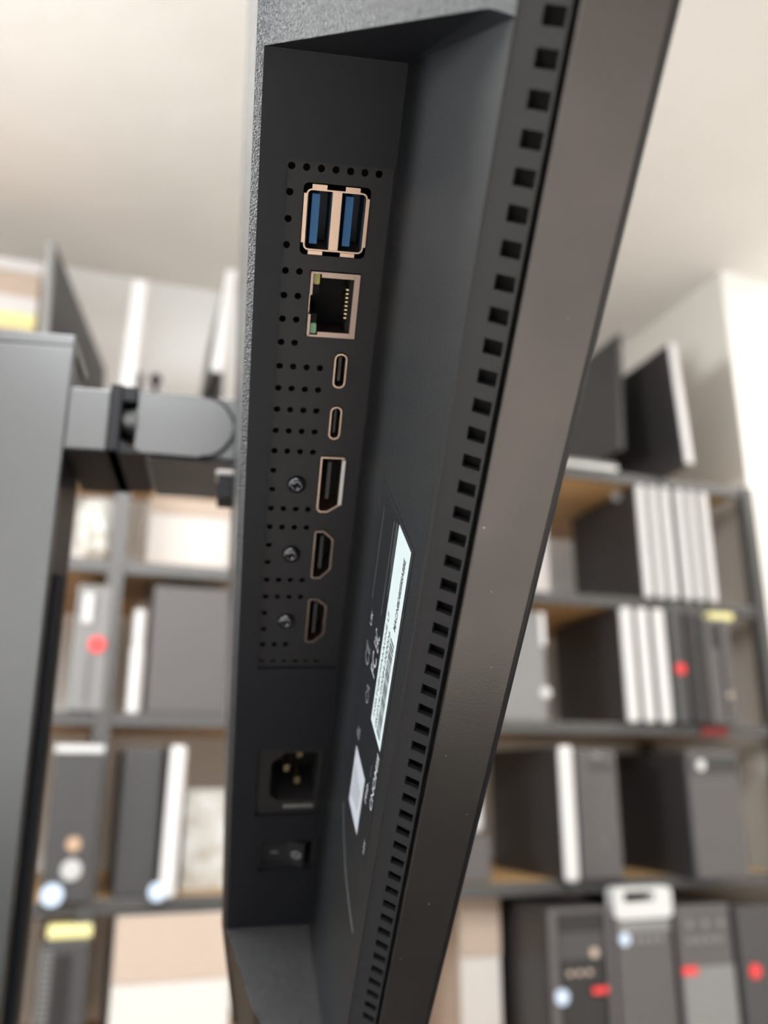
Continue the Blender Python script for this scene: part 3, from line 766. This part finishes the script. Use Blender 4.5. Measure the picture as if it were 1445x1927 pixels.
# ---- on top of the unit, right: two big screens edge on, flat slab
def edge_panel(name, pt, pb, Yf, length, thick, m_edge, m_face, label, cat, rotz=0.0, group=None, stand=True, tilt=None):
    a = at(*pt, Yf); b_ = at(*pb, Yf)
    h = a.z-b_.z; zb_ = b_.z
    t = empty(name, (b_.x, Yf, zb_), rotz, label=label, cat=cat, group=group)
    sk = (a.x-b_.x)
    def skew(bm_):
        for v in bm_.verts: v.co.x += sk*v.co.z/h
        return bm_
    obj('screen_body', skew(bx(-thick/2, thick/2, .008, length, 0, h, bev=.002)), m_face, t)
    obj('screen_rim', skew(bx(-thick/2-.001, thick/2+.001, 0, .010, -.001, h+.001, bev=.004)), m_edge, t)
    if stand and zb_ > LV[0]+.01:
        obj('stand_foot', bx(-.05, .07, length*.3, length*.7, LV[0]+.0012-zb_, LV[0]+.010-zb_, bev=.002), M_pcdrk, t)
        obj('stand_neck', bx(thick/2, thick/2+.02, length*.44, length*.56, LV[0]+.008-zb_, h*.5, bev=.002), M_pcdrk, t)
    return t
edge_panel('computer_monitor', (1166, 628), (1172, 846), 1.83, .45, .014, M_pcdrk, M_pcblk, 'dark monitor seen edge on, on the shelf top beside the monitor edge', 'monitor')
edge_panel('computer_monitor', (1266, 645), (1300, 872), 1.72, .52, .020, M_white, M_pcblk, 'white rimmed monitor turned edge on, right end of the shelf top', 'monitor')
lp = empty('laptop', (1.10, 1.80, LV[0]+.0012), label='closed silver laptop lying on the shelf top beside the monitor edge', cat='laptop')
obj('laptop_base', bx(-.12, .12, -.03, .2, 0, .012, bev=.003), M_silver, lp); obj('laptop_lid', bx(-.12, .12, -.03, .2, .0125, .020, bev=.003), M_pclit, lp)
hk = empty('cable_puck', (0, 0, 0), label='round silver puck fixed under the top board', cat='cable puck')
p_ = at(1163, 932, 1.85); hk.location = (p_.x, 1.85, p_.z)
bm = bmesh.new(); prism(bm, circ(0, 0, .013, 20), 0, .012, lambda p: Vector((p[0], p[2], p[1]))); obj('puck', bm, M_silver, hk)
obj('stem', bx(-.003, .003, .003, .009, .010, LV[0]-.0205-p_.z), M_silver, hk)

# ---- left side, on top
e1 = edge_panel('computer_monitor', (96, 452), (76, 720), 1.70, .60, .014, M_pclit, M_pcdrk, 'tall dark monitor edge on above the stand pole, leftmost on the shelf top', 'monitor', rotz=-.20)
edge_panel('computer_monitor', (266, 527), (238, 742), 1.76, .40, .030, M_white, M_pcdrk, 'white edged monitor standing upright above the stand arm', 'monitor', rotz=.0)
edge_panel('computer_monitor', (437, 508), (408, 698), 1.76, .40, .024, M_white, M_pcdrk, 'white edged monitor half hidden behind the big black monitor', 'monitor', rotz=-.03)
bw = bmesh.new(); prism(bw, circ(0, 0, .026, 20), 0, .085); bw = obj('paper_roll', bw, M_white); p_ = at(325, 700, 2.0); bw.location = (p_.x, 2.0, LV[0]+.0012); tag(bw, 'short white paper roll on the shelf top between the two white edged monitors', 'paper roll')
cm = empty('webcam', (0, 0, 0), label='tiny dark webcam beside the white paper roll', cat='webcam'); p_ = at(293, 715, 1.95); cm.location = (p_.x, 1.95, LV[0]+.0012)
bm = bmesh.new(); bmesh.ops.create_uvsphere(bm, u_segments=12, v_segments=8, radius=.014, matrix=Matrix.Translation((0, 0, p_.z-LV[0]))); obj('ball', bm, M_standk, cm)
obj('foot', bx(-.006, .006, -.006, .006, 0, p_.z-LV[0], bev=.001), M_standk, cm)
cx0 = at(-160, 560, 2.1).x; cx1 = at(72, 560, 2.1).x
zz = [at(30, y, 2.1).z for y in (618, 590, 560, 492)]
bxs = empty('storage_box', ((cx0+cx1)/2, 2.1, LV[0]+.0012), label='big white box with yellow bands left on the shelf top', cat='box')
hw = (cx1-cx0)/2; z_ = lambda v: v-LV[0]
obj('box_body', bx(-hw, hw, 0, .2, 0, z_(zz[3]), bev=.003), M_card, bxs)
obj('box_band', bx(-hw-.001, hw+.001, -.004, 0, z_(zz[0]), z_(zz[1]), bev=.001), M_yelp, bxs)
obj('box_band', bx(-hw-.001, hw+.001, -.005, 0, z_(zz[1]), z_(zz[2]), bev=.001), M_white, bxs)
obj('box_band', bx(-hw-.001, hw+.001, -.005, 0, z_(zz[3])-.03, z_(zz[3]), bev=.001), M_white, bxs)
# ---- left side, shelves
t, hw, h = case('storage_box', 268, 938, 425, 1, 1.83, .25, M_cardw, M_cardw, 'white carton with brown top band under the stand arm', 'box')
plate_(t, -hw, hw, h*.76, h, M_card, 'box_band')
bm = bmesh.new(); bmesh.ops.create_icosphere(bm, subdivisions=4, radius=1)
for v in bm.verts:
    n2 = 1+.12*math.sin(9*v.co.x+3*v.co.z)*math.cos(7*v.co.y+2*v.co.x)+.06*math.sin(17*v.co.z+5*v.co.y)
    c = v.co*n2
    v.co = Vector((max(-.95, min(.95, c.x*1.2))*.046, c.y*.07, max(-.93, min(1.0, c.z*1.2))*.078))
bg = obj('plastic_bag', bm, M_bag, smooth=True); p_ = at(190, 1000, 1.90); bg.location = (p_.x-.004, 1.90, LV[1]+.0012+.0725); tag(bg, 'crumpled pale plastic bag on the shelf left of the white carton', 'bag')
t, hw, h = case('computer_case', 276, 1104, 428, 2, 1.79, .3, M_pcgry, M_pcdrk, 'broad plain grey computer case under the white carton', 'computer')
bt = bmesh.new()
prof = [(.0, 0), (.015, 0), (.015, .12), (.012, .132), (.013, .14), (.013, .2), (0, .2)]
for i in range(20):
    pass
rings = [[bt.verts.new((r*math.cos(a*PI/10), r*math.sin(a*PI/10), z)) for a in range(20)] for r, z in prof[1:-1]]
bt.faces.new(rings[0][::-1]); bt.faces.new(rings[-1])
for A, B_ in zip(rings, rings[1:]):
    for i in range(20): bt.faces.new((A[i], A[(i+1) % 20], B_[(i+1) % 20], B_[i]))
bt = obj('bottle', bt, M_white); p_ = at(252, 1300, 1.80); bt.location = (p_.x, 1.80, LV[2]+.0012); tag(bt, 'slim white bottle beside the broad grey case', 'bottle')
cr = obj('carton', bx(-.020, .006, 0, .12, 0, .235, bev=.001), M_card); p_ = at(263, 1300, 1.9); cr.location = (p_.x+.002, 1.9, LV[2]+.0012); tag(cr, 'narrow brown carton behind the slim white bottle', 'carton')
t, hw, h = case('tower_computer', 128, 1100, 196, 2, 1.77, .3, M_pclit, M_pcdrk, 'grey tower with a red disc near the stand pole', 'computer')
disc(t, hw*.35, h*.52, .016, M_red, 'power_button'); plate_(t, -hw*.6, -hw*.05, h*.68, h*.93, M_white, 'white_tag', bev=.003, th=.006)
plate_(t, -hw*.05, hw*.02, h*.05, h*.45, M_pcdrk, 'groove')
t, hw, h = case('tower_computer', 218, 1406, 296, 3, 1.79, .3, M_pcdrk, M_pcdrk, 'plain dark grey tower left of the leaning white slim computer', 'computer')
t, hw, h = case('slim_computer', 304, 1402, 336, 3, 1.745, .3, M_white, M_pcdrk, 'slim computer with a broad white front between dark tower and pale box', 'computer', bev=.008, front=.02, lean=.02)
disc(t, -hw*1.2, h*.05, .016, M_bluew, 'badge')
t, hw, h = case('storage_box', 338, 1485, 424, 3, 1.86, .2, M_bag, M_cardw, 'pale wrapped box right of the white slim computer', 'box')
t, hw, h = case('tower_computer', 84, 1402, 180, 3, 1.76, .3, M_pcdrk, M_pcblk, 'dark ribbed tower with two pale badges beside the stand pole', 'computer')
plate_(t, -hw, hw, h*.95, h, M_silver, 'top_strip'); disc(t, hw*.1, h*.20, .018, M_silver, 'badge'); disc(t, -hw*.55, h*.05, .019, M_bluew, 'badge')
disc(t, hw*.1, h*.36, .013, M_brown, 'badge')
for i in range(24): plate_(t, hw*.35, hw*.92, h*(.08+i*.034), h*(.092+i*.034), M_pcgry, 'front_slat', bev=0, th=.002)
t, hw, h = case('storage_box', 206, 1702, 432, 4, 1.77, .35, M_cardw, M_cardw, 'large two tone beige carton on the bottom left shelf', 'box')
plate_(t, -hw, hw, h*.62, h, M_card, 'box_band', th=.002)
t, hw, h = case('tower_computer', 56, 1772, 152, 4, 1.76, .3, M_pcdrk, M_pcblk, 'dark ribbed tower with a yellow pad on top, bottom left', 'computer')
for i in range(24): plate_(t, -hw*.95, -hw*.45, h*(.05+i*.038), h*(.068+i*.038), M_pclit, 'front_slat', bev=0, th=.002)
plate_(t, -hw*.35, hw*.3, h*.05, h*.92, M_pcblk, 'door'); 
fo = obj('foam_pad', bx(-.038, .038, 0, .08, 0, .024, bev=.006), M_yelp); fo.location = (t.location.x+.006, 1.765, LV[4]+.0012+h+.0006); tag(fo, 'yellow green foam pad on the bottom left ribbed tower', 'foam pad')
